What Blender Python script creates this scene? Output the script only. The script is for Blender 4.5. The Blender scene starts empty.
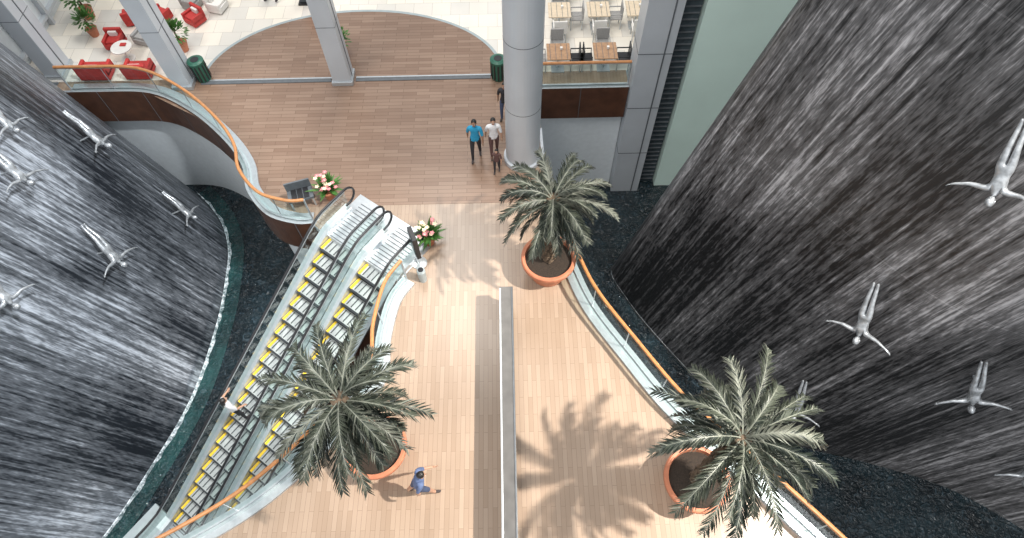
import bpy, math, random
from mathutils import Matrix, Vector
from mathutils.geometry import tessellate_polygon
random.seed(4)
scene=bpy.context.scene
COL=bpy.context.collection
try:
    scene.view_settings.view_transform='Standard'
except Exception: pass

# ---------------------------------------------------------------- materials
def newmat(name):
    m=bpy.data.materials.new(name); m.use_nodes=True
    nt=m.node_tree; nt.nodes.clear()
    out=nt.nodes.new('ShaderNodeOutputMaterial')
    return m,nt,out
def N(nt,t,**kw):
    n=nt.nodes.new(t)
    for k,v in kw.items(): setattr(n,k,v)
    return n
def pm(name,col,rough=.5,metal=0.,var=.12,scale=6.,bump=0.):
    m,nt,out=newmat(name)
    b=N(nt,'ShaderNodeBsdfPrincipled'); b.inputs['Roughness'].default_value=rough; b.inputs['Metallic'].default_value=metal
    tc=N(nt,'ShaderNodeTexCoord'); no=N(nt,'ShaderNodeTexNoise'); no.inputs['Scale'].default_value=scale; no.inputs['Detail'].default_value=4
    nt.links.new(tc.outputs['Object'],no.inputs['Vector'])
    r=N(nt,'ShaderNodeValToRGB'); e=r.color_ramp.elements
    e[0].position=.3; e[1].position=.7
    e[0].color=tuple(c*(1-var) for c in col)+(1,); e[1].color=tuple(min(1,c*(1+var)) for c in col)+(1,)
    nt.links.new(no.outputs['Fac'],r.inputs['Fac']); nt.links.new(r.outputs['Color'],b.inputs['Base Color'])
    if bump:
        bp=N(nt,'ShaderNodeBump'); bp.inputs['Strength'].default_value=bump
        nt.links.new(no.outputs['Fac'],bp.inputs['Height']); nt.links.new(bp.outputs['Normal'],b.inputs['Normal'])
    nt.links.new(b.outputs[0],out.inputs[0])
    return m
def glassmat(name,tint,fac):
    m,nt,out=newmat(name)
    t=N(nt,'ShaderNodeBsdfTransparent'); t.inputs[0].default_value=tint
    g=N(nt,'ShaderNodeBsdfGlossy'); g.inputs['Roughness'].default_value=.05
    x=N(nt,'ShaderNodeMixShader'); x.inputs[0].default_value=fac
    nt.links.new(t.outputs[0],x.inputs[1]); nt.links.new(g.outputs[0],x.inputs[2]); nt.links.new(x.outputs[0],out.inputs[0])
    return m
def plankmat(name,c1,c2,mortar,bw,rh,rough,rot=0.,ms=.006):
    m,nt,out=newmat(name); L=nt.links.new
    b=N(nt,'ShaderNodeBsdfPrincipled'); b.inputs['Roughness'].default_value=rough
    tc=N(nt,'ShaderNodeTexCoord'); mp=N(nt,'ShaderNodeMapping'); mp.inputs['Rotation'].default_value=(0,0,rot)
    L(tc.outputs['Object'],mp.inputs[0])
    br=N(nt,'ShaderNodeTexBrick'); br.inputs['Scale'].default_value=1; br.inputs['Brick Width'].default_value=bw; br.inputs['Row Height'].default_value=rh
    br.inputs['Mortar Size'].default_value=ms; br.inputs['Color1'].default_value=c1+(1,); br.inputs['Color2'].default_value=c2+(1,); br.inputs['Mortar'].default_value=mortar+(1,)
    br.inputs['Bias'].default_value=0.
    L(mp.outputs[0],br.inputs['Vector'])
    no=N(nt,'ShaderNodeTexNoise'); no.inputs['Scale'].default_value=.6; no.inputs['Detail'].default_value=6
    L(tc.outputs['Object'],no.inputs['Vector'])
    mr=N(nt,'ShaderNodeMapRange'); mr.inputs[3].default_value=.85; mr.inputs[4].default_value=1.15
    L(no.outputs['Fac'],mr.inputs[0])
    hs=N(nt,'ShaderNodeHueSaturation'); L(br.outputs['Color'],hs.inputs['Color']); L(mr.outputs[0],hs.inputs['Value'])
    L(hs.outputs[0],b.inputs['Base Color'])
    r2=N(nt,'ShaderNodeMapRange'); r2.inputs[3].default_value=rough-.05; r2.inputs[4].default_value=rough+.10
    L(no.outputs['Fac'],r2.inputs[0]); L(r2.outputs[0],b.inputs['Roughness'])
    L(b.outputs[0],out.inputs[0])
    return m
def watermat(name,deep,shallow,spk=.25):
    m,nt,out=newmat(name); L=nt.links.new
    b=N(nt,'ShaderNodeBsdfPrincipled'); b.inputs['Roughness'].default_value=.06
    tc=N(nt,'ShaderNodeTexCoord')
    no=N(nt,'ShaderNodeTexNoise'); no.inputs['Scale'].default_value=.9; no.inputs['Detail'].default_value=6; no.inputs['Roughness'].default_value=.6
    L(tc.outputs['Object'],no.inputs['Vector'])
    n2=N(nt,'ShaderNodeTexNoise'); n2.inputs['Scale'].default_value=5.; n2.inputs['Detail'].default_value=3; n2.inputs['Roughness'].default_value=.6; n2.inputs['Distortion'].default_value=1.2
    L(tc.outputs['Object'],n2.inputs['Vector'])
    r=N(nt,'ShaderNodeValToRGB'); e=r.color_ramp.elements
    e[0].position=.38; e[0].color=deep+(1,); e[1].position=.68; e[1].color=shallow+(1,)
    L(no.outputs['Fac'],r.inputs['Fac'])
    r2=N(nt,'ShaderNodeValToRGB'); r2.color_ramp.elements[0].position=.56; r2.color_ramp.elements[1].position=.74
    L(n2.outputs['Fac'],r2.inputs['Fac'])
    mx=N(nt,'ShaderNodeMixRGB'); mx.inputs[2].default_value=(.16,.24,.30,1); L(r.outputs[0],mx.inputs[1])
    ml=N(nt,'ShaderNodeMath',operation='MULTIPLY'); ml.inputs[1].default_value=spk; L(r2.outputs[0],ml.inputs[0]); L(ml.outputs[0],mx.inputs[0])
    L(mx.outputs[0],b.inputs['Base Color'])
    bp=N(nt,'ShaderNodeBump'); bp.inputs['Strength'].default_value=.8; bp.inputs['Distance'].default_value=.22
    L(n2.outputs['Fac'],bp.inputs['Height']); L(bp.outputs[0],b.inputs['Normal'])
    L(b.outputs[0],out.inputs[0]); return m
def fallmat(name,dark,light,gain,seed,p0,p1,line):
    """wet ribbed wall behind a falling water film; UV is (metres along, metres up)"""
    m,nt,out=newmat(name); L=nt.links.new
    b=N(nt,'ShaderNodeBsdfPrincipled'); b.inputs['Roughness'].default_value=.33
    uv=N(nt,'ShaderNodeUVMap'); uv.uv_map='UVMap'
    def noise(sx,sy,det,ro,off,dist=0.):
        mp=N(nt,'ShaderNodeMapping'); mp.inputs['Scale'].default_value=(sx,sy,1); mp.inputs['Location'].default_value=(off,off*.7,off*.3)
        L(uv.outputs[0],mp.inputs[0])
        n=N(nt,'ShaderNodeTexNoise'); n.inputs['Scale'].default_value=1; n.inputs['Detail'].default_value=det; n.inputs['Roughness'].default_value=ro; n.inputs['Distortion'].default_value=dist
        L(mp.outputs[0],n.inputs['Vector']); return n.outputs['Fac']
    def math_(op,a,bb):
        n=N(nt,'ShaderNodeMath',operation=op)
        for i,x in enumerate((a,bb)):
            if isinstance(x,(int,float)): n.inputs[i].default_value=x
            else: L(x,n.inputs[i])
        return n.outputs[0]
    fine=noise(9,.20,3,.7,seed); vfine=noise(13,2.6,2,.75,seed+5); mid=noise(2.8,.07,3,.6,seed+9); big=noise(.34,.15,3,.5,seed+14,.5)
    a=math_('ADD',math_('MULTIPLY',fine,1.8),math_('MULTIPLY',vfine,1.15))
    a=math_('ADD',a,math_('MULTIPLY',mid,.7))
    a=math_('ADD',a,math_('MULTIPLY',big,gain))
    a=math_('DIVIDE',a,3.65+gain)
    sep=N(nt,'ShaderNodeSeparateXYZ'); L(uv.outputs[0],sep.inputs[0])
    fr=math_('FRACT',math_('DIVIDE',math_('ADD',sep.outputs[1],2.2),5.4),0)
    ln=math_('LESS_THAN',fr,.006)
    a=math_('ADD',a,math_('MULTIPLY',ln,line))
    r=N(nt,'ShaderNodeValToRGB'); e=r.color_ramp.elements
    e[0].position=p0; e[0].color=dark+(1,); e[1].position=p1; e[1].color=light+(1,)
    md=r.color_ramp.elements.new((p0+p1)/2); md.color=tuple(d*.76+l*.24 for d,l in zip(dark,light))+(1,)
    L(a,r.inputs['Fac']); L(r.outputs[0],b.inputs['Base Color'])
    bp=N(nt,'ShaderNodeBump'); bp.inputs['Strength'].default_value=.8; bp.inputs['Distance'].default_value=.08
    L(a,bp.inputs['Height']); L(bp.outputs[0],b.inputs['Normal'])
    L(b.outputs[0],out.inputs[0]); return m

BROWN=pm('walnut_fascia',(.085,.036,.020),.4,var=.25,scale=3)
WHITE=pm('white_plaster',(.68,.72,.74),.6,var=.04)
GREENW=pm('pale_green_plaster',(.64,.80,.73),.5,var=.04,scale=.6)
COLM=pm('aluminium_cladding',(.50,.53,.56),.4,.15,var=.05,scale=1.)
JOINT=pm('dark_joint',(.1,.11,.12),.5)
PARA=pm('parapet_metal',(.12,.115,.11),.35,.3,var=.15,scale=3)
DARKGL=pm('dark_louvre',(.05,.065,.075),.25,var=.2)
STEEL=pm('brushed_steel',(.50,.53,.55),.3,.6,var=.08,scale=10)
CURB=pm('curb_stone',(.34,.39,.40),.35,var=.08,scale=4)
WOODR=pm('oak_handrail',(.45,.20,.075),.3,var=.15,scale=8)
GLASS=glassmat('balustrade_glass',(.80,.90,.88,1),.10)
BLACK=pm('black_rubber',(.015,.015,.017),.4)
YEL=pm('yellow_edge',(.80,.52,.03),.5,var=.05)
TREAD=pm('step_tread',(.42,.44,.43),.45,.3,var=.1,scale=20)
RISER=pm('step_riser',(.05,.055,.06),.5)
TERRA=pm('terracotta',(.47,.17,.09),.6,var=.12,scale=5,bump=.1)
SOIL=pm('soil',(.025,.016,.01),.9,var=.5,scale=30,bump=.6)
TRUNK=pm('palm_bark',(.10,.07,.045),.9,var=.5,scale=14,bump=.8)
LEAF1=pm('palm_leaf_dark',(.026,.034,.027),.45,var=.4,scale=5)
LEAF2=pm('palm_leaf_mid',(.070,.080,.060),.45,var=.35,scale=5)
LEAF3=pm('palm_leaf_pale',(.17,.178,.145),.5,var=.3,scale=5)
GREEN=pm('foliage',(.06,.16,.03),.5,var=.4,scale=9)
PINK=pm('pink_petals',(.70,.24,.26),.6,var=.3,scale=20)
CREAM=pm('cream_petals',(.80,.66,.45),.6,var=.2,scale=20)
REDF=pm('red_upholstery',(.46,.035,.03),.6,var=.15)
WHF=pm('white_upholstery',(.75,.72,.68),.7,var=.05)
WOODT=pm('table_wood',(.38,.22,.12),.4,var=.2,scale=8)
WOODL=pm('beige_table',(.62,.5,.36),.4,var=.1,scale=8)
GREYC=pm('grey_wicker',(.32,.31,.30),.6,var=.2,scale=30)
BINM=pm('green_bin',(.02,.10,.065),.35,var=.1)
DIVM=pm('silver_fibreglass',(.42,.44,.46),.32,.55,var=.35,scale=9)
WATER=watermat('pool_water',(.0025,.007,.010),(.010,.026,.034))
TEAL=watermat('shallow_ledge',(.004,.026,.028),(.018,.075,.074),.2)
FLOOR=plankmat('timber_tile_floor',(.35,.262,.195),(.295,.213,.153),(.22,.155,.11),.9,.115,.22,math.pi/2,.004)
FLOOR2=plankmat('timber_deck_floor',(.27,.18,.128),(.205,.127,.087),(.12,.07,.045),.9,.15,.29,0)
PALE=plankmat('pale_mosaic_floor',(.84,.77,.66),(.64,.61,.56),(.45,.40,.35),.7,.7,.35,.0)

# ---------------------------------------------------------------- mesh builder
class MB:
    def __init__(s): s.v=[];s.f=[];s.m=[];s.mats=[]
    def mi(s,mat):
        if mat not in s.mats: s.mats.append(mat)
        return s.mats.index(mat)
    def add(s,vs,fs,mat,M=None):
        o=len(s.v); k=s.mi(mat)
        for p in vs:
            p=Vector(p)
            if M is not None: p=M@p
            s.v.append(p)
        for f in fs: s.f.append(tuple(i+o for i in f)); s.m.append(k)
    def box(s,c,sz,mat,rz=0.,M=None,taper=1.):
        x,y,z=[a/2 for a in sz]; R=Matrix.Rotation(rz,3,'Z'); c=Vector(c)
        vs=[]
        for k in(-1,1):
            t=taper if k>0 else 1
            for i,j in((-1,-1),(1,-1),(1,1),(-1,1)): vs.append(c+R@Vector((i*x*t,j*y*t,k*z)))
        s.add(vs,[(3,2,1,0),(4,5,6,7),(0,1,5,4),(1,2,6,5),(2,3,7,6),(3,0,4,7)],mat,M)
    def lathe(s,c,prof,mat,n=20,M=None,cap=True):
        vs=[];fs=[];c=Vector(c)
        for r,z in prof:
            for i in range(n):
                a=2*math.pi*i/n; vs.append(c+Vector((r*math.cos(a),r*math.sin(a),z)))
        for k in range(len(prof)-1):
            for i in range(n):
                j=(i+1)%n; fs.append((k*n+i,k*n+j,(k+1)*n+j,(k+1)*n+i))
        if cap:
            fs.append(tuple(range(n))[::-1]); fs.append(tuple((len(prof)-1)*n+i for i in range(n)))
        s.add(vs,fs,mat,M)
    def tube(s,pts,r,mat,n=8,M=None):
        pts=[Vector(p) for p in pts]; vs=[];fs=[]; rr=r if isinstance(r,(list,tuple)) else [r]*len(pts)
        up=None
        for k,p in enumerate(pts):
            t=(pts[min(k+1,len(pts)-1)]-pts[max(k-1,0)]).normalized()
            if up is None:
                up=Vector((0,0,1)) if abs(t.z)<.9 else Vector((1,0,0))
            a=t.cross(up).normalized(); b=a.cross(t).normalized(); up=b
            for i in range(n):
                q=2*math.pi*i/n; vs.append(p+(a*math.cos(q)+b*math.sin(q))*rr[k])
        for k in range(len(pts)-1):
            for i in range(n):
                j=(i+1)%n; fs.append((k*n+i,k*n+j,(k+1)*n+j,(k+1)*n+i))
        fs.append(tuple(range(n))[::-1]); fs.append(tuple((len(pts)-1)*n+i for i in range(n)))
        s.add(vs,fs,mat,M)
    def ball(s,c,r,mat,M=None,n=12,m=8):
        c=Vector(c); r=Vector(r) if not isinstance(r,(int,float)) else Vector((r,r,r))
        vs=[];fs=[]
        for j in range(m+1):
            th=math.pi*(j+.02)/(m+.04)
            for i in range(n):
                a=2*math.pi*i/n; vs.append(c+Vector((r.x*math.sin(th)*math.cos(a),r.y*math.sin(th)*math.sin(a),r.z*math.cos(th))))
        for j in range(m):
            for i in range(n):
                k=(i+1)%n; fs.append((j*n+i,(j+1)*n+i,(j+1)*n+k,j*n+k))
        s.add(vs,fs,mat,M)
    def strip(s,A,B,mat):
        n=len(A); s.add(list(A)+list(B),[(i,i+1,n+i+1,n+i) for i in range(n-1)],mat)
    def prism(s,poly,z0,z1,mat,side=None):
        n=len(poly); tr=tessellate_polygon([[Vector((p[0],p[1],0)) for p in poly]])
        vs=[(p[0],p[1],z1) for p in poly]
        fs=[]
        for t in tr:
            a,b,c=[Vector(vs[i]) for i in t]
            fs.append(t if (b-a).cross(c-a).z>0 else t[::-1])
        s.add(vs,fs,mat)
        s.add([(p[0],p[1],z0) for p in poly],[f[::-1] for f in fs],side or mat)
        s.add([(p[0],p[1],z1) for p in poly]+[(p[0],p[1],z0) for p in poly],[(i,(i+1)%n,n+(i+1)%n,n+i) for i in range(n)],side or mat)
    def obj(s,name,smooth=False,loc=(0,0,0),parent=None,bevel=0):
        me=bpy.data.meshes.new(name); me.from_pydata([tuple(v) for v in s.v],[],s.f)
        for m in s.mats: me.materials.append(m)
        me.polygons.foreach_set('material_index',s.m)
        if smooth: me.polygons.foreach_set('use_smooth',[True]*len(s.f))
        me.update(); o=bpy.data.objects.new(name,me); COL.objects.link(o); o.location=loc
        if parent: o.parent=parent
        if bevel:
            b=o.modifiers.new('bevel','BEVEL'); b.width=bevel; b.segments=2; b.limit_method='ANGLE'
        return o
def catmull(pts,k=6):
    P=[Vector(p) for p in pts]; out=[]
    for i in range(len(P)-1):
        a=P[max(i-1,0)];b=P[i];c=P[i+1];d=P[min(i+2,len(P)-1)]
        for j in range(k):
            t=j/k
            out.append(.5*((2*b)+(c-a)*t+(2*a-5*b+4*c-d)*t*t+(3*b-a-3*c+d)*t**3))
    out.append(P[-1]); return out
def offset(pts,w):
    out=[]
    for i,p in enumerate(pts):
        t=(pts[min(i+1,len(pts)-1)]-pts[max(i-1,0)]).normalized()
        out.append(p+Vector((-t.y,t.x))*w)   # +w = left of travel
    return out
def at(pts,z): return [Vector((p.x,p.y,z)) for p in pts]

# ---------------------------------------------------------------- camera
cam=bpy.data.objects.new('camera',bpy.data.cameras.new('camera'));COL.objects.link(cam)
cam.data.lens=22.5; cam.data.sensor_width=36
cam.matrix_world=Matrix.Translation((0,0,16))@Matrix.Rotation(math.radians(30),4,'X')@Matrix.Rotation(math.radians(-1.24),4,'Z')
cam.data.clip_end=300
scene.camera=cam

# ---------------------------------------------------------------- floors
PZ=-5.5
C=Vector((-4.47,9.76)); d=Vector((-.6,-.8)); p=Vector((.8,-.6))
def E(s,w,z): q=C+d*s+p*w; return Vector((q.x,q.y,z))
edgeA=catmull([(-15.75,16.62),(-14.2,16.62),(-12.3,16.5),(-10.7,15.6),(-9.3,14.3),(-8.5,13.2),(-8.15,12.2),(-7.4,11.3),(-6.5,10.95),(-5.95,10.95)])
edgeB=catmull([(-3.1,9.0),(-3.5,8.3),(-3.7,7.1),(-3.7,6.1),(-4.2,5.3),(-5.1,4.2),(-6.4,3.0),(-8.1,2.0),(-9.8,1.2),(-11.5,.8)])
edgeC=catmull([(9.6,-1.5),(8.5,.1),(7.1,1.8),(5.6,3.5),(4.2,5.0),(3.2,6.5),(2.3,8.0),(1.80,9.4),(1.3,10.9),(1.1,13.1),(1.05,14.5)])
L1=E(0,-1.5,0); R1=E(0,1.5,0)
poly=[(q.x,q.y) for q in edgeA]+[(L1.x,L1.y),(R1.x,R1.y)]+[(q.x,q.y) for q in edgeB]+[(-11.5,-8),(10,-8)]+[(q.x,q.y) for q in edgeC]+[(1.05,16.3),(4.15,16.3),(4.15,17.2),(-15.75,17.2)]
b=MB(); b.prism(poly,-.35,0,FLOOR,WHITE)
fl=b.obj('floor')
b=MB()
b.prism([(-12.2,16.42),(-10.5,15.4),(-9.1,14.2),(-8.3,13.2),(-7.95,12.2),(-7.2,11.6),(.75,11.6),(.75,16.3),(.75,17.2),(-12.2,17.2)],.001,.008,FLOOR2); b.obj('floor_deck_zone')
b=MB(); b.prism([(-32,17.2),(30,17.2),(30,40),(-32,40)],-.35,0,PALE,WHITE); b.obj('floor_mall')
b=MB()
arc=[(-5.45+5.25*math.cos(a),17.1+3.5*math.sin(a)) for a in [math.pi*i/48 for i in range(49)]]
b.prism(arc,.009,.013,FLOOR2); b.obj('floor_arched_deck')
b=MB()
ring_o=[Vector((-5.45+5.33*math.cos(a),17.1+3.58*math.sin(a),.016)) for a in [math.pi*i/48 for i in range(49)]]
ring_i=[Vector((-5.45+5.22*math.cos(a),17.1+3.47*math.sin(a),.016)) for a in [math.pi*i/48 for i in range(49)]]
b.strip(ring_o,ring_i,CURB); b.obj('trim_1')
b=MB()
for x0,x1 in((-10.7,-6.15),(-5.3,-.6)):
    b.box(((x0+x1)/2,16.98,.02),(x1-x0,.14,.03),JOINT); b.box(((x0+x1)/2,17.1,.02),(x1-x0,.06,.03),STEEL)
b.obj('trim_2')

def fascia(name,pts,side):
    b=MB(); o=offset(pts,.03*side); i=offset(pts,-.06*side)
    b.strip(at(o,.1),at(o,-1.35),BROWN); b.strip(at(i,.1),at(i,-1.35),BROWN); b.strip(at(o,.1),at(i,.1),STEEL); b.strip(at(o,-1.35),at(i,-1.35),BROWN)
    acc=0
    for q in range(1,len(o)):
        acc+=(o[q]-o[q-1]).length
        if acc>1.3: acc=0; b.tube([(o[q].x,o[q].y,.08),(o[q].x,o[q].y,-1.34)],.012,JOINT,5)
    return b.obj(name)
def lower(name,pts,side):
    b=MB(); o=offset(pts,-.25*side); i=offset(pts,-.45*side)
    b.strip(at(o,-.3),at(o,PZ+.0),WHITE); b.strip(at(i,-.3),at(i,PZ+.0),WHITE); b.strip(at(o,-1.30),at(i,-1.30),WHITE)
    return b.obj(name)
fascia('trim_3',edgeA,-1); fascia('trim_4',edgeB,-1); fascia('trim_5',edgeC,-1)
eD=[Vector((1.05,16.3)),Vector((2.5,16.3)),Vector((4.15,16.3))]
fascia('trim_6',eD,-1)
lower('wall_left_lower',edgeA,-1); lower('wall_right_lower',eD,-1)

# ---------------------------------------------------------------- balustrades
def guard(name,pts,side,curb=.38):
    b=MB()
    i0=offset(pts,.05*side); i1=offset(pts,curb*side); im=offset(pts,curb*.55*side)
    b.strip(at(i0,.09),at(im,.09),CURB); b.strip(at(im,.09),at(i1,.09),STEEL); b.strip(at(i1,.09),at(i1,0),STEEL); b.strip(at(i0,.09),at(i0,0),STEEL)
    g0=offset(pts,.10*side)
    b.strip(at(g0,.09),at(g0,1.02),GLASS)
    j0=offset(pts,.075*side); j1=offset(pts,.135*side)
    b.strip(at(j0,.16),at(j1,.16),STEEL); b.strip(at(j1,.16),at(j1,.09),STEEL)
    h=offset(pts,.10*side)
    b.tube(at(h,1.10),.050,WOODR,8)
    b.strip(at(offset(pts,.075*side),1.03),at(offset(pts,.125*side),1.03),STEEL)
    acc=0
    for q in range(1,len(g0)):
        acc+=(g0[q]-g0[q-1]).length
        if acc>1.4:
            acc=0; b.tube([(g0[q].x,g0[q].y,.09),(g0[q].x,g0[q].y,1.06)],.014,STEEL,6)
    for e in(0,-1): b.tube([(h[e].x,h[e].y,.0),(h[e].x,h[e].y,1.1)],.03,STEEL,8)
    return b.obj(name,smooth=False)
guard('glass_balustrade',edgeA[3:],1)
guard('glass_balustrade',edgeB,1)
guard('glass_balustrade',edgeC[:-14],1)
guard('glass_balustrade',[Vector((1.15,16.3)),Vector((2.5,16.3)),Vector((4.1,16.3))],1,.2)

# ---------------------------------------------------------------- central parapet
b=MB()
b.box((-.17,.7,.45),(.32,14.8,.9),PARA); b.box((-.17,.7,.93),(.36,14.9,.06),PARA)
b.box((-.33,.7,.965),(.05,14.8,.03),STEEL); b.box((-.02,.7,.965),(.04,14.8,.03),JOINT)
b.obj('parapet_divider',bevel=.01)

# ---------------------------------------------------------------- columns and far walls
def boxcol(name,x,y,w,dp,z0,z1):
    b=MB(); b.box((x,y,(z0+z1)/2),(w,dp,z1-z0),COLM)
    z=z0+2.4
    while z<z1: b.box((x,y,z),(w+.012,dp+.012,.025),JOINT); z+=2.4
    b.box((x,y,z0+.08),(w+.1,dp+.1,.16),STEEL)
    b.box((x-w/2-.004,y,(z0+z1)/2),(.02,.05,z1-z0),JOINT); b.box((x+w/2+.004,y,(z0+z1)/2),(.02,.05,z1-z0),JOINT)
    return b.obj(name,bevel=.02)
boxcol('cladded_column',-11.25,17.05,.6,.7,.01,9); boxcol('cladded_column',-5.72,17.05,.62,.6,.01,9); boxcol('cladded_column',-15.9,17.75,.6,.8,0,9)
b=MB(); b.lathe((.42,13.35,.01),[(.60,0),(.60,.15),(.53,.18),(.53,9)],COLM,40)
for z in(2.4,4.8,7.2): b.lathe((.42,13.35,0),[(.533,z),(.533,z+.02)],JOINT,40)
b.obj('round_column',smooth=False)
b=MB(); b.box((4.72,16.5,1.75),(1.1,.9,14.5),COLM)
for z in(-3.1,-.7,1.7,4.1,6.5): b.box((4.72,16.5,z),(1.115,.915,.03),JOINT)
b.box((5.0,16.04,1.75),(.04,.03,14.5),JOINT)
b.obj('cladded_pillar')
b=MB(); b.box((5.62,16.8,1.75),(.68,.5,14.5),DARKGL)
for i in range(60): b.box((5.62,16.53,-5.3+i*.24),(.66,.05,.03),JOINT)
b.obj('louvre_panel')
b=MB(); b.box((15.9,16.9,1.75),(19.8,1.2,14.5),GREENW)
b.obj('wall_right')
b=MB()
b.box((-17.2,24,4),(.15,13,8),WHITE)
for i in range(6): b.box((-17.05,18.4+i*1.9,4),(.25,.14,8),COLM)
for z in(.4,2.6,4.8,7): b.box((-17.05,24,z),(.22,12.5,.12),COLM)
for i in range(5): b.box((-17.10,19.35+i*1.9,3.6),(.06,1.7,1.9),DARKGL)
b.obj('wall_left')

# ---------------------------------------------------------------- pool
b=MB(); b.prism([(-30,-12),(30,-12),(30,17.4),(-30,17.4)],PZ-.4,PZ,WATER); b.obj('pool_water')
baseL=catmull([(-17.5,16.75),(-15.5,16.85),(-13.8,16.85),(-12.1,15.3),(-11.3,13.8),(-11.05,12.2),(-11.0,10.1),(-11.3,7.4),(-12.1,5.05),(-13,3.0),(-14.4,.8),(-16.2,-1.2),(-18.5,-3)],10)
baseR=catmull([(8.5,13.9),(6.2,13.7),(4.6,13.0),(3.8,12.2),(4.25,11.0),(5.0,9.7),(6.5,7.6),(7.95,6.1),(9.5,5.35),(11.6,4.75),(13.9,3.9),(15.9,2.5),(17.5,.8),(19,-1.5),(20,-4)],10)
def waterfall(name,base,lean,H,mat):
    b=MB(); rows=24; vs=[];uv=[];s=0
    for i,q in enumerate(base):
        if i: s+=(q-base[i-1]).length
        for r in range(rows+1):
            h=H*r/rows; vs.append((q.x+lean*h,q.y,PZ+h)); uv.append((s,h))
    R=rows+1; fs=[(i*R+r,(i+1)*R+r,(i+1)*R+r+1,i*R+r+1) for i in range(len(base)-1) for r in range(rows)]
    b.add(vs,fs,mat); o=b.obj(name,smooth=True)
    ul=o.data.uv_layers.new(name='UVMap')
    for lp in o.data.loops: ul.data[lp.index].uv=uv[lp.vertex_index]
    return o
FL=fallmat('waterfall_film_cool',(.012,.015,.020),(.48,.52,.58),1.7,3.,.435,.615,.005)
FR=fallmat('waterfall_film_warm',(.012,.0115,.012),(.42,.41,.42),1.5,41.,.445,.625,.02)
waterfall('wall_waterfall_left',baseL,-.336,14,FL)
waterfall('wall_waterfall_right',baseR,.23,16.5,FR)
def foammat():
    m,nt,out=newmat('foam'); L=nt.links.new
    b_=N(nt,'ShaderNodeBsdfPrincipled'); b_.inputs['Roughness'].default_value=.6
    tc=N(nt,'ShaderNodeTexCoord'); no=N(nt,'ShaderNodeTexNoise'); no.inputs['Scale'].default_value=7; no.inputs['Detail'].default_value=8; no.inputs['Roughness'].default_value=.8
    L(tc.outputs['Object'],no.inputs[0]); r=N(nt,'ShaderNodeValToRGB'); r.color_ramp.elements[0].position=.44; r.color_ramp.elements[0].color=(.08,.12,.13,1); r.color_ramp.elements[1].position=.6; r.color_ramp.elements[1].color=(.8,.86,.9,1)
    L(no.outputs['Fac'],r.inputs[0]); L(r.outputs[0],b_.inputs['Base Color']); L(b_.outputs[0],out.inputs[0]); return m
FOAM=foammat()
def foot(tag,base,side,wf,wt):
    b=MB()
    A=at(offset(base,.01*side),PZ+.10)
    B=[Vector((q.x+random.uniform(-.04,.04),q.y+random.uniform(-.04,.04),PZ+.02)) for q in offset(base,wf*side)]
    Mi=at(offset(base,wf*.45*side),PZ+.09)
    b.strip(A,Mi,FOAM); b.strip(Mi,B,FOAM)
    b.obj('foam_'+tag,smooth=True)
    b=MB(); b.strip(at(offset(base,.02*side),PZ+.015),at(offset(base,wt*side),PZ+.015),TEAL); b.obj('pool_ledge_'+tag)
foot('left',baseL[24:],1,.09,.6); foot('right',baseR[30:],1,.16,.3)

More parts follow.
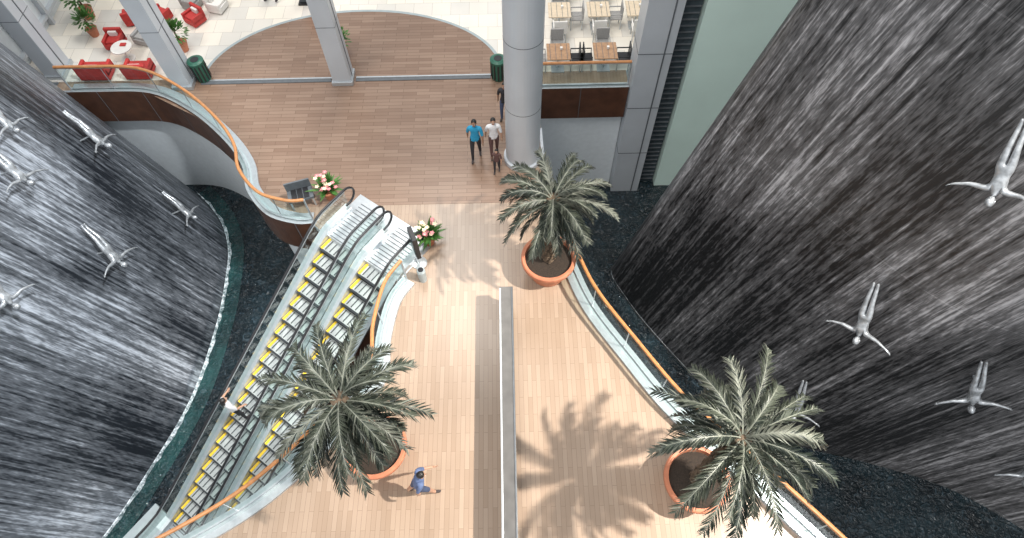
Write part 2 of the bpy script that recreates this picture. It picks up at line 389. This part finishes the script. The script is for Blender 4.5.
# ---------------------------------------------------------------- escalators
ZB=-5.35; S1=8.9
def zs(s): return 0 if s<0 else (ZB if s>S1 else ZB*s/S1)
def escalator(w0):
    b=MB(); ns=21; t=S1/ns; h=-ZB/ns
    for i in range(ns):
        s=i*t; zt=-(i+.5)*h+.02
        for (wa,wb,mt,dz) in((-.48,.48,TREAD,0),(-.47,-.385,YEL,.012),(.44,.47,YEL,.012)):
            a=[E(s,w0+wa,zt+dz),E(s+t-.03,w0+wa,zt+dz),E(s+t-.03,w0+wb,zt+dz),E(s,w0+wb,zt+dz)]
            bb=[v-Vector((0,0,.3 if dz==0 else .012)) for v in a]
            b.add(a,[(0,1,2,3)],mt); b.add(a+bb,[(1,5,6,2)],RISER if dz==0 else YEL); b.add(a+bb,[(0,4,5,1),(3,2,6,7)],RISER)
        for g in range(5):
            ga=-.33+g*.17; a=[E(s+.02,w0+ga,zt+.006),E(s+t-.06,w0+ga,zt+.006),E(s+t-.06,w0+ga+.04,zt+.006),E(s+.02,w0+ga+.04,zt+.006)]; b.add(a,[(0,1,2,3)],RISER)
        a=[E(s+t-.035,w0-.48,zt+.006),E(s+t+.02,w0-.48,zt-.05),E(s+t+.02,w0+.48,zt-.05),E(s+t-.035,w0+.48,zt+.006)]; b.add(a,[(0,1,2,3)],RISER)
    for s0,s1 in((-1.5,0),(S1,S1+1.6)):
        z=0.015 if s0<0 else ZB
        a=[E(s0,w0-.5,z+.03),E(s1,w0-.5,z+.03),E(s1,w0+.5,z+.03),E(s0,w0+.5,z+.03)]; b.add(a,[(0,1,2,3)],STEEL)
        for g in range(12):
            q=s0+(s1-s0)*(g+.5)/12; a=[E(q,w0-.46,z+.034),E(q+.03,w0-.46,z+.034),E(q+.03,w0+.46,z+.034),E(q,w0+.46,z+.034)]; b.add(a,[(0,1,2,3)],JOINT)
    ss=[-1.1,-.6,-.2,0,.4]+[.8+i*.5 for i in range(16)]+[S1,S1+.4,S1+1.1]
    def zz(s):
        return sum(zs(s+k*.15) for k in(-2,-1,0,1,2))/5
    for sg in(-1,1):
        wi=w0+sg*.49; wo=w0+sg*.735; wg=w0+sg*.60
        A=[E(s,wi,zz(s)+.02-.25) for s in ss]; B=[E(s,wi,zz(s)+.20) for s in ss]; Cc=[E(s,wo,zz(s)+.23) for s in ss]; D=[E(s,wo,zz(s)-.2) for s in ss]
        b.strip(A,B,STEEL); b.strip(B,Cc,STEEL); b.strip(Cc,D,STEEL)
        for e in(0,-1): b.add([A[e],B[e],Cc[e],D[e]],[(0,1,2,3)],STEEL)
        G0=[E(s,wg,zz(s)+.21) for s in ss]; G1=[E(s,wg,zz(s)+.93) for s in ss]
        b.strip(G0,G1,GLASS)
        top=[E(s,wg,zz(s)+.97) for s in ss]
        def loop(c,dirn,z):
            out=[]
            for k in range(1,8):
                a=math.pi*k/8; out.append(E(c+dirn*.33*math.sin(a),wg,z+.64+.33*math.cos(a)))
            return out
        path=[E(-1.0,wg,.31)]+list(reversed(loop(-1.1,-1,0)))+top+loop(S1+1.1,1,ZB)+[E(S1+1.0,wg,ZB+.31)]
        b.tube(path,.036,BLACK,8)
        b.tube([v-Vector((0,0,.05)) for v in top],.038,STEEL,6)
    return b.obj('escalator')
escalator(-.75); escalator(.75)
b=MB()
for w in(-1.5,1.5):
    ss=[0,S1,S1+1.5]; A=[E(s,w,zs(s)+.18) for s in ss]; B=[E(s,w,max(zs(s)-1.3,PZ)) for s in ss]; b.strip(A,B,BROWN)
ss=[0,S1,S1+1.5]; b.strip([E(s,-1.5,max(zs(s)-1.3,PZ)) for s in ss],[E(s,1.5,max(zs(s)-1.3,PZ)) for s in ss],BROWN)
b.strip([E(s,-1.48,zs(s)-.4 if s<S1 else PZ) for s in ss],[E(s,1.48,zs(s)-.4 if s<S1 else PZ) for s in ss],BLACK)
b.obj('escalator_truss')
b=MB(); q=[E(S1,-2.2,0),E(S1+6,-2.2,0),E(S1+6,2.6,0),E(S1,2.6,0)]
b.prism([(v.x,v.y) for v in q],PZ-.2,ZB-.01,CURB); b.obj('floor_lower_landing')
b=MB(); q=[E(-1.7,-1.5,0),E(0,-1.5,0),E(0,1.5,0),E(-1.7,1.5,0)]; b.prism([(v.x,v.y) for v in q],.009,.02,STEEL); b.obj('trim_7')

# ---------------------------------------------------------------- palms
def palm(x,y,zc,R,seed):
    rnd=random.Random(seed)
    par=bpy.data.objects.new('potted_palm',None); COL.objects.link(par); par.location=(x,y,0)
    b=MB(); b.lathe((0,0,0),[(.46,0),(.50,.05),(.66,.66),(.74,.68),(.76,.74),(.76,.84),(.73,.87),(.66,.86),(.64,.74)],TERRA,40,cap=False)
    b.lathe((0,0,0),[(.001,.0),(.46,.0)],TERRA,40,cap=False)
    b.obj('pot',smooth=False,parent=par)
    b=MB(); b.lathe((0,0,0),[(.65,.74),(.4,.78),(.001,.80)],SOIL,30,cap=False); b.obj('soil',parent=par,smooth=True)
    b=MB(); prof=[]; z=.72
    while z<zc-.05: prof+= [(.13,z),(.165,z+.08)]; z+=.1
    b.lathe((0,0,0),prof,TRUNK,14)
    for k in range(90):
        a=k*2.4; zz_=.85+(zc-1.0)*k/90
        b.box((.16*math.cos(a),.16*math.sin(a),zz_),(.09,.07,.16),TRUNK,a,taper=.5)
    b.obj('trunk',parent=par)
    b=MB(); nf=46
    for k in range(nf):
        az=k*2.39996+rnd.uniform(-.25,.25); f=k/(nf-1)
        el=math.radians(62-78*f**.8+rnd.uniform(-9,9)); Ln=R*rnd.uniform(.85,1.22)*(.85+.2*math.sin(math.pi*min(1,f+.2)))
        h=Vector((math.cos(az),math.sin(az),0)); nseg=14; pts=[]; q=Vector((0,0,zc-.3*f))+h*.06; e=el
        for i in range(nseg+1):
            pts.append(q.copy()); q=q+(h*math.cos(e)+Vector((0,0,math.sin(e))))*(Ln/nseg); e-=math.radians(4.4+4.2*i/nseg+ (3 if el>.9 else 0)) if e>-1.25 else 0
        side=Vector((-h.y,h.x,0))
        tw=rnd.uniform(-.6,.6)
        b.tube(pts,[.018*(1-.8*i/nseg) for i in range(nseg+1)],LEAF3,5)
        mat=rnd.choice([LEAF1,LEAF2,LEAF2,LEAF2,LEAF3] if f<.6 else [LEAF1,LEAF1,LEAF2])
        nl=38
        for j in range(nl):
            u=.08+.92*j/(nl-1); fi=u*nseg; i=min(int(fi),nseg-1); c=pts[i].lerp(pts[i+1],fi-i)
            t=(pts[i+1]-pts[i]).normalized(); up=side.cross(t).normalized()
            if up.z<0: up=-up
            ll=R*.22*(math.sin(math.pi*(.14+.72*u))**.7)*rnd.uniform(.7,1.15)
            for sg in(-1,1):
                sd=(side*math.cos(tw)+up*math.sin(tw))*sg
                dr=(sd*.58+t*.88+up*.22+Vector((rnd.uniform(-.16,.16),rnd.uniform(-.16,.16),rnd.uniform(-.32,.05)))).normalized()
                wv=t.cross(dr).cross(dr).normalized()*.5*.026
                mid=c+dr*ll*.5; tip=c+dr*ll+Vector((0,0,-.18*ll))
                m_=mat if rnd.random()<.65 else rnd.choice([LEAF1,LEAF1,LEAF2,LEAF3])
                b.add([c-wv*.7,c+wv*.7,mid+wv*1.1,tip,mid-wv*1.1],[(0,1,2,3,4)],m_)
    b.obj('fronds',parent=par)
palm(1.02,9.1,3.6,1.34,1); palm(-3.34,4.0,4.3,1.55,2); palm(4.15,3.1,4.35,1.55,3)

# ---------------------------------------------------------------- flower planters
def planter(x,y,sc,petals,name='potted_flowers'):
    b=MB(); rnd=random.Random(x)
    b.lathe((0,0,0),[(.15*sc,0),(.22*sc,.32*sc),(.25*sc,.34*sc),(.25*sc,.40*sc),(.20*sc,.40*sc),(.19*sc,.33*sc),(.001,.33*sc)],TERRA,18,cap=False)
    for k in range(60):
        a=rnd.uniform(0,6.28); e=rnd.uniform(.2,1.3); Ln=rnd.uniform(.35,.75)*sc
        h=Vector((math.cos(a)*math.cos(e),math.sin(a)*math.cos(e),math.sin(e))); s=Vector((-math.sin(a),math.cos(a),0))*.05*sc
        c=Vector((0,0,.34*sc)); tip=c+h*Ln-Vector((0,0,.1*sc)); m=c+h*Ln*.55
        b.add([c,m+s,tip,m-s],[(0,1,2,3)],GREEN)
    for k in range(20):
        a=rnd.uniform(0,6.28); r=rnd.uniform(.02,.32)*sc; z=rnd.uniform(.65,1.15)*sc-r*.4
        c=Vector((math.cos(a)*r,math.sin(a)*r,z)); b.tube([(0,0,.34*sc),c*.6+Vector((0,0,.1)),c],.008,GREEN,4)
        mt=rnd.choice(petals)
        for q in range(5):
            an=q*1.2566; o=Vector((math.cos(an),math.sin(an),.25)); s=Vector((-math.sin(an),math.cos(an),0))
            b.add([c,c+o*.04+s*.03,c+o*.075,c+o*.04-s*.03],[(0,1,2,3)],mt)
        b.ball(c,.016,CREAM,n=6,m=4)
    return b.obj(name,loc=(x,y,0.01))
planter(-5.55,11.95,1.0,[PINK,PINK,CREAM]); planter(-2.42,10.2,.95,[PINK,CREAM,CREAM])
def shrub(x,y,sc):
    b=MB(); rnd=random.Random(x*7)
    b.lathe((0,0,0),[(.2*sc,0),(.28*sc,.4*sc),(.30*sc,.45*sc),(.24*sc,.45*sc),(.001,.4*sc)],TERRA,18,cap=False)
    b.tube([(0,0,.4*sc),(0,0,1.0*sc)],.04*sc,TRUNK,6)
    for k in range(260):
        a=rnd.uniform(0,6.28); e=rnd.uniform(-.4,1.5); r=rnd.uniform(.25,.6)*sc
        h=Vector((math.cos(a)*math.cos(e),math.sin(a)*math.cos(e),math.sin(e))); s=h.cross(Vector((.3,.2,1))).normalized()*.05*sc
        c=Vector((0,0,.95*sc))+h*r; b.add([c-h*.1*sc,c+s,c+h*.12*sc,c-s],[(0,1,2,3)],GREEN)
    return b.obj('potted_shrub',loc=(x,y,0))
shrub(-15.7,20.6,.9); shrub(-11.7,18.7,.8); shrub(-5.9,18.3,.7); shrub(-16.0,22.6,1.0); shrub(-15.2,19.6,.7)

# ---------------------------------------------------------------- small fixtures
def bin_(x,y):
    b=MB(); b.lathe((0,0,0),[(.21,0),(.24,.04),(.26,.75),(.28,.77),(.28,.82),(.20,.86)],BINM,20)
    b.lathe((0,0,0),[(.14,.862),(.14,.87)],BLACK,16)
    for i in range(12):
        a=i*math.pi/6; b.box((.262*math.cos(a),.262*math.sin(a),.4),(.02,.05,.62),BLACK,a)
    return b.obj('litter_bin',loc=(x,y,0.012))
bin_(-10.62,17.2); bin_(-.32,16.95)
b=MB(); b.lathe((0,0,0),[(.22,0),(.22,.03),(.05,.05)],STEEL,20); b.tube([(0,0,.04),(0,0,1.05)],.03,STEEL)
b.box((0,0,1.1),(.12,.5,.95),BLACK,.4); b.box((-.07,-.02,1.1),(.01,.42,.8),DARKGL,.4)
b.obj('sign_stand',loc=(-2.68,9.5,0))
b=MB(); b.lathe((0,0,0),[(.11,0),(.12,.5),(.10,.52),(.10,.56)],CURB,16); b.lathe((0,0,0),[(.08,.562),(.08,.57)],BLACK,16); b.obj('ash_bin',loc=(-2.55,8.95,0))
b=MB(); b.box((0,0,.42),(.75,.45,.08),JOINT); b.box((0,.22,.62),(.75,.05,.34),JOINT)
for i in(-1,1):
    for j in(-1,1): b.box((i*.33,j*.18,.2),(.05,.05,.4),STEEL)
for i in(-.18,.0,.18): b.box((i,0,.47),(.15,.4,.03),BLACK)
bo=b.obj('bench',loc=(-6.35,11.75,0.008)); bo.rotation_euler[2]=.3

def chair(x,y,rz,mat):
    b=MB(); b.box((0,0,.45),(.46,.46,.05),mat); b.box((0,-.22,.72),(.46,.04,.46),mat)
    for i in(-1,1):
        for j in(-1,1): b.box((i*.2,j*.2,.215),(.035,.035,.43),STEEL)
        b.box((i*.23,0,.66),(.035,.42,.035),mat); b.box((i*.23,.2,.55),(.03,.03,.2),STEEL)
    o=b.obj('dining_chair',loc=(x,y,0),bevel=.008); o.rotation_euler[2]=rz; return o
def table(x,y,mat,w=.8):
    b=MB(); b.box((0,0,.735),(w,w,.04),mat); b.tube([(0,0,.03),(0,0,.72)],.035,STEEL); b.box((0,0,.02),(.45,.45,.04),STEEL)
    for i in range(4): b.box((-w*.36+i*w*.24,0,.757),(w*.02,w*.96,.004),JOINT)
    b.box((.1,.1,.80),(.08,.08,.09),WHF)
    return b.obj('dining_table',loc=(x,y,0),bevel=.008)
for (x,y,mt) in((1.75,17.35,WOODT),(3.35,17.35,WOODT),(1.9,19.5,WOODL),(3.3,19.5,WOODL),(4.7,19.5,WOODL),(2.1,21.4,WOODL),(3.6,21.4,WOODL),(5.1,21.4,WOODL)):
    table(x,y,mt,.8)
    for sg in(-1,1):
        if y>18.5:
            chair(x,y+sg*.66,0 if sg<0 else math.pi,random.choice([GREYC,WHF]))
        chair(x+sg*.64,y,math.pi/2 if sg>0 else -math.pi/2,random.choice([GREYC,BLACK] if y<18.5 else [GREYC,WHF])) if y<18.5 or sg>0 else None
    if y<18.5: chair(x,y+.68,math.pi,GREYC)
def armchair(x,y,rz,mat,w=.85,name='armchair',sc=.72):
    b=MB(); b.box((0,0,.22),(w,.8,.3),mat); b.box((0,.03,.42),(w-.3,.6,.14),mat); b.box((0,-.34,.55),(w,.16,.55),mat)
    for i in(-1,1): b.box((i*(w/2-.07),0,.42),(.14,.78,.34),mat)
    for i in(-1,1):
        for j in(-1,1): b.box((i*(w/2-.08),j*.33,.035),(.06,.06,.07),STEEL)
    b.box((0,-.2,.58),(w*.5,.14,.3),WHF)
    o=b.obj(name,loc=(x,y,0),bevel=.04); o.rotation_euler[2]=rz; o.scale=(sc,sc,sc); return o
armchair(-14.4,17.5,0,REDF,1.3,'sofa',.8); armchair(-12.9,17.5,0,REDF,1.1,'sofa',.8); armchair(-14.2,19.0,math.pi,REDF); armchair(-13.2,19.2,math.pi*.9,GREYC)
armchair(-13.9,20.3,.3,REDF); armchair(-12.9,20.4,-.5,REDF)
b=MB(); b.lathe((0,0,0),[(.25,0),(.25,.03),(.04,.05),(.04,.5),(.36,.5),(.36,.54)],WHF,24); b.box((.05,.1,.56),(.2,.15,.03),REDF); b.obj('coffee_table',loc=(-13.6,18.3,0))
armchair(-11.6,20.2,math.pi*.8,REDF); armchair(-10.9,20.9,-math.pi*.6,WHF); armchair(-11.9,21.1,-math.pi*.6,GREYC)
b=MB(); cp=[Vector((-11.6+1.3*math.cos(a),22.9+1.0*math.sin(a))) for a in [math.radians(180+i*12) for i in range(16)]]
o2=offset(cp,.5)
b.strip(at(cp,1.0),at(o2,1.0),WHF); b.strip(at(cp,1.0),at(cp,0),WHF); b.strip(at(o2,1.0),at(o2,0),REDF); b.strip(at(offset(cp,.1),1.02),at(offset(cp,.2),1.02),REDF)
b.obj('curved_counter')
b=MB(); b.box((0,0,.9),(.5,.12,1.8),JOINT); b.box((0,-.065,1.0),(.42,.01,1.4),REDF); b.box((0,0,.03),(.6,.4,.06),BLACK)
b.obj('poster_stand',loc=(-7.6,21.2,0))

# ---------------------------------------------------------------- human figures
SKIN=pm('skin',(.42,.24,.16),.5,var=.05); SKIND=pm('skin_tan',(.30,.16,.10),.5,var=.05)
HAIR=pm('black_hair',(.012,.010,.009),.5,var=.4,scale=40)
def cloth(n,c): return pm(n,c,.8,var=.12,scale=15)
EYE=pm('eye_white',(.8,.8,.8),.3); LIP=pm('lips',(.4,.12,.1),.5)
def figure(name,M,J,mats,long_hair=False):
    names=list(J.keys()); idx={n:i for i,n in enumerate(names)}
    bones=[('pelvis','waist','torso'),('waist','chest','torso'),('chest','neck','torso'),('neck','headb','neck')]
    for s in'LR': bones+= [('chest','sh'+s,'torso'),('sh'+s,'el'+s,'arm'),('el'+s,'wr'+s,'forearm'),('wr'+s,'pa'+s,'hand'),('pelvis','hi'+s,'thigh'),('hi'+s,'kn'+s,'thigh'),('kn'+s,'an'+s,'calf'),('an'+s,'to'+s,'foot')]
    rad={'pelvis':(.145,.11),'waist':(.125,.095),'chest':(.155,.11),'neck':(.062,.06),'headb':(.055,.055),'sh':(.075,.07),'el':(.046,.046),'wr':(.030,.026),'pa':(.040,.020),'hi':(.095,.10),'kn':(.062,.062),'an':(.042,.045),'to':(.042,.030)}
    me=bpy.data.meshes.new('t'); me.from_pydata([tuple(J[n]) for n in names],[(idx[a],idx[c]) for a,c,_ in bones],[])
    o=bpy.data.objects.new('t',me); COL.objects.link(o)
    md=o.modifiers.new('s','SKIN'); md.use_smooth_shade=True
    sv=me.skin_vertices[0].data
    for n in names:
        k=n if n in rad else n[:2]; sv[idx[n]].radius=rad[k]; sv[idx[n]].use_root=(n=='pelvis')
    sb=o.modifiers.new('b','SUBSURF'); sb.levels=2; sb.render_levels=2
    dg=bpy.context.evaluated_depsgraph_get(); dg.update()
    ev=bpy.data.meshes.new_from_object(o.evaluated_get(dg))
    b=MB()
    def seg(q,a,c):
        ab=c-a; t=max(0,min(1,(q-a).dot(ab)/max(ab.length_squared,1e-9))); return (q-(a+ab*t)).length
    lab={'torso':mats['torso'],'neck':mats['skin'],'arm':mats['arm'],'forearm':mats['forearm'],'hand':mats['skin'],'thigh':mats['thigh'],'calf':mats['calf'],'foot':mats['foot']}
    VS=[v.co.copy() for v in ev.vertices]; off=len(b.v); b.v+= [M@v for v in VS]
    for pl in ev.polygons:
        q=pl.center; best=min(((seg(q,Vector(J[a]),Vector(J[c]))/ (1.6 if l=='torso' else 1),l) for a,c,l in bones))
        b.f.append(tuple(i+off for i in pl.vertices)); b.m.append(b.mi(lab[best[1]]))
    bpy.data.objects.remove(o); bpy.data.meshes.remove(ev)
    hb=Vector(J['headb']); up=(hb-Vector(J['neck'])).normalized(); fw=Vector((0,1,0)); fw=(fw-up*fw.dot(up)).normalized(); rt=fw.cross(up)
    H=Matrix((( rt.x,fw.x,up.x,0),(rt.y,fw.y,up.y,0),(rt.z,fw.z,up.z,0),(0,0,0,1))); H=M@Matrix.Translation(hb+up*.10+fw*.015)@H
    b.ball((0,0,0),(.075,.092,.112),mats['skin'],H,16,12)
    b.ball((0,.02,-.055),(.055,.066,.062),mats['skin'],H,12,8)
    b.tube([(0,.085,.02),(0,.112,-.018),(0,.09,-.028)],[.008,.014,.008],mats['skin'],6,H)
    for s in(-1,1):
        b.ball((s*.076,.0,-.005),(.012,.02,.03),mats['skin'],H,8,6)
        b.ball((s*.03,.084,.005),(.012,.006,.007),EYE if mats['skin'] is not DIVM else DIVM,H,8,6)
    b.ball((0,.083,-.055),(.024,.008,.007),LIP if mats['skin'] is not DIVM else DIVM,H,8,6)
    b.ball((0,-.018,.028),(.083,.094,.100),mats['hair'],H,16,10)
    if long_hair: b.ball((0,-.075,-.07),(.075,.05,.15),mats['hair'],H,12,8)
    for s,sg in(('L',-1),('R',1)):
        w=Vector(J['wr'+s]); pa=Vector(J['pa'+s]); t=(pa-w).normalized(); ref=Vector((0,1,0)) if abs(t.y)<.8 else Vector((1,0,0))
        a=(ref-t*ref.dot(t)).normalized(); c=t.cross(a)
        for k,(o_,ln) in enumerate(((-.028,.065),(-.010,.078),(.009,.072),(.027,.056))):
            r0=pa+a*o_; b.tube([r0-t*.01,r0+t*ln*.55,r0+t*ln+c*sg*.02],[.009,.008,.006],mats['skin'],5,M)
        b.tube([w+a*.02+t*.02,w+a*.05+t*.045,w+a*.055+t*.08],[.011,.010,.007],mats['skin'],5,M)
    return b.obj(name,smooth=True)
def stand_pose(stride=0.,arms=.0,lean=0.,bend=0.):
    J={'pelvis':(0,0,.95),'waist':(0,lean*.3,1.08),'chest':(0,lean*.7,1.27),'neck':(0,lean,1.43),'headb':(0,lean*1.1,1.49)}
    for s,g in(('L',-1),('R',1)):
        st=stride*g; ar=-stride*g*.8+arms
        J['sh'+s]=(g*.175,lean*.9,1.38); J['el'+s]=(g*.235,lean*.8+ar*.45,1.12); J['wr'+s]=(g*.25,lean*.7+ar*.9+bend*.22,.89+abs(ar)*.1+bend*.2); J['pa'+s]=(g*.25,lean*.7+ar*1.05+bend*.29,.81+abs(ar)*.12+bend*.23)
        J['hi'+s]=(g*.095,0,.90); J['kn'+s]=(g*.10,st*.55+.03,.49); J['an'+s]=(g*.10,st,.085+(.07 if st<0 else 0)); J['to'+s]=(g*.115,st+.15,.035+(.0 if st<0 else 0))
    return J
def person(name,x,y,z,face_deg,J,mats,sc=1.,long_hair=False):
    M=Matrix.Translation((x,y,z))@Matrix.Rotation(math.radians(face_deg-90),4,'Z')@Matrix.Scale(sc,4)
    return figure(name,M,J,mats,long_hair)
def outfit(top,sleeve,bottom,shoe,skin=SKIN,short=False,hair=HAIR):
    return dict(torso=top,arm=sleeve,forearm=skin,thigh=bottom,calf=skin if short else bottom,foot=shoe,skin=skin,hair=hair)
CYAN=cloth('cyan_shirt',(.02,.27,.46)); WHT=cloth('white_shirt',(.72,.71,.71)); BLK=cloth('black_cloth',(.02,.02,.024)); BLU=cloth('slate_blue_shirt',(.10,.14,.26)); JEAN=cloth('denim',(.05,.07,.13)); RD=cloth('brown_cloth',(.10,.05,.045)); SH=cloth('shoes',(.05,.04,.04))
person('walking_man',-1.05,13.4,0.008,265,stand_pose(.18),outfit(CYAN,CYAN,BLK,SH,SKIND))
person('walking_woman',-.48,13.5,0.008,275,stand_pose(.15),outfit(WHT,WHT,RD,SH),.97,True)
person('walking_boy',-.40,12.8,0.008,260,stand_pose(.12),outfit(RD,RD,BLK,SH),.62)
person('standing_man',-.12,15.0,0.008,250,stand_pose(.05),outfit(BLK,BLK,JEAN,SH,SKIND),.95)
person('strolling_man',-2.28,3.1,0,15,stand_pose(.30,lean=.14,bend=.5),outfit(BLU,BLU,JEAN,SH,short=True))
person('shopper',-8.9,21.3,0,200,stand_pose(.2),outfit(BLK,BLK,BLK,SH)); person('shopper',-9.6,21.9,0,120,stand_pose(.2),outfit(BLK,BLK,JEAN,SH),1,True); person('shopper',-14.2,21.8,0,120,stand_pose(.2),outfit(BLK,BLK,BLK,SH),1,True)
sI=12; tt=S1/21; q=E((sI+.5)*tt,-.82,0)
rp=stand_pose(.03,bend=.7,arms=.1); rp['elL']=(-.33,.02,1.18); rp['wrL']=(-.40,.22,1.12); rp['paL']=(-.42,.30,1.11)
person('escalator_rider',q.x,q.y,-(sI+.5)*(-ZB/21)+.02,53,rp,outfit(WHT,WHT,BLK,SH),1.0,True)

# ---------------------------------------------------------------- diver sculptures
def wall_pt(base,Y,h,lean,lo,hi):
    best=min(range(lo,hi),key=lambda i:abs(base[i].y-Y)); q=base[best]; t=(base[best+1]-base[best-1]).normalized()
    return Vector((q.x+lean*h,q.y,PZ+h)),t
def diver(Pw,t2,lean,sc,spread,yaw):
    wl=Vector((lean,0,1)).normalized()
    tang=Vector((t2.x,t2.y,0)); n=wl.cross(tang).normalized()
    if n.dot(Vector((-Pw.x,-.0,0)))<0: n=-n
    Z=(-wl*.92+n*.25+tang*yaw).normalized(); Y=(-n-Z*(-n).dot(Z)).normalized(); X=Y.cross(Z)
    R=Matrix(((X.x,Y.x,Z.x,0),(X.y,Y.y,Z.y,0),(X.z,Y.z,Z.z,0),(0,0,0,1)))
    o=Pw+n*.5
    M=Matrix.Translation(o)@R@Matrix.Scale(sc,4)@Matrix.Translation((0,0,-1.2))
    J={'pelvis':(0,0,.95),'waist':(0,.03,1.08),'chest':(0,.04,1.27),'neck':(0,.0,1.43),'headb':(0,-.03,1.49)}
    for s,g in(('L',-1),('R',1)):
        J['sh'+s]=(g*.18,0,1.37); J['el'+s]=(g*.44,-.05,1.35+spread*g); J['wr'+s]=(g*.70,-.08,1.42+spread*1.8*g); J['pa'+s]=(g*.78,-.08,1.46+spread*2*g)
        J['hi'+s]=(g*.09,0,.9); J['kn'+s]=(g*.075,-.03,.49); J['an'+s]=(g*.055,.04,.08); J['to'+s]=(g*.055,.03,-.08)
    m=dict(torso=DIVM,arm=DIVM,forearm=DIVM,thigh=DIVM,calf=DIVM,foot=DIVM,skin=DIVM,hair=DIVM)
    ob=figure('diver_sculpture',M,J,m)
    br=MB(); a=M@Vector((0,.08,1.0)); br.tube([a,a-n*.5],.025,STEEL,6)
    c=br.obj('bracket'); c.parent=ob
for Y,h,yaw,sc in((13.7,6.2,.5,.9),(13.3,2.65,.45,.8),(10.3,4.8,.5,.95),(11.0,7.9,.4,.85),(12.2,8.6,.5,.75),(8.0,6.9,.45,.9)):
    P,t=wall_pt(baseL,Y,h,-.336,25,100); diver(P,t,-.336,sc,random.uniform(-.05,.05),yaw)
for Y,h,yaw,sc in((7.5,11.9,.5,.92),(6.8,7.1,.5,.95),(5.3,6.5,.5,.92),(6.15,2.9,.45,.85),(4.1,3.3,.5,.85)):
    P,t=wall_pt(baseR,Y,h,.23,30,125); diver(P,t,.23,sc,random.uniform(-.05,.05),yaw)

# ---------------------------------------------------------------- light
w=bpy.data.worlds.new('world'); scene.world=w; w.use_nodes=True
bg=w.node_tree.nodes['Background']; bg.inputs[0].default_value=(.92,.96,1.0,1); bg.inputs[1].default_value=.95
def spot(name,loc,target,P,ang,blend,size,col):
    l=bpy.data.lights.new(name,'SPOT'); l.energy=P; l.spot_size=math.radians(ang); l.spot_blend=blend; l.shadow_soft_size=size; l.color=col
    o=bpy.data.objects.new(name,l); COL.objects.link(o); o.location=loc
    o.rotation_euler=(Vector(target)-Vector(loc)).to_track_quat('-Z','Y').to_euler(); return o
spot('skylight_lamp_floor',(17.2,1.6,26),(1.4,4.6,0),92000,33,.9,.35,(1,.94,.86))
spot('fill_spot_fall',(6,6,27),(-13,9,0),45000,40,.9,.8,(.95,.98,1))  # added fill spot that brightens the left waterfall wall
a=bpy.data.lights.new('glare_area_fill','AREA'); a.shape='RECTANGLE'; a.size=5; a.size_y=14; a.energy=2600; a.color=(1,.95,.88)  # added area light, set where it mirrors as glare on the centre floor
ao=bpy.data.objects.new('glare_area_fill',a); COL.objects.link(ao); ao.location=(-3.6,23.5,26); ao.rotation_euler=(Vector((-1.5,9,0))-Vector((-3.6,23.5,26))).to_track_quat('-Z','Y').to_euler()
s=bpy.data.lights.new('daylight_sun','SUN'); s.energy=1.3; s.angle=.4; s.color=(1,.97,.93); so=bpy.data.objects.new('daylight_sun',s); COL.objects.link(so)
so.rotation_euler=Vector((.25,.35,-.8)).to_track_quat('-Z','Y').to_euler()
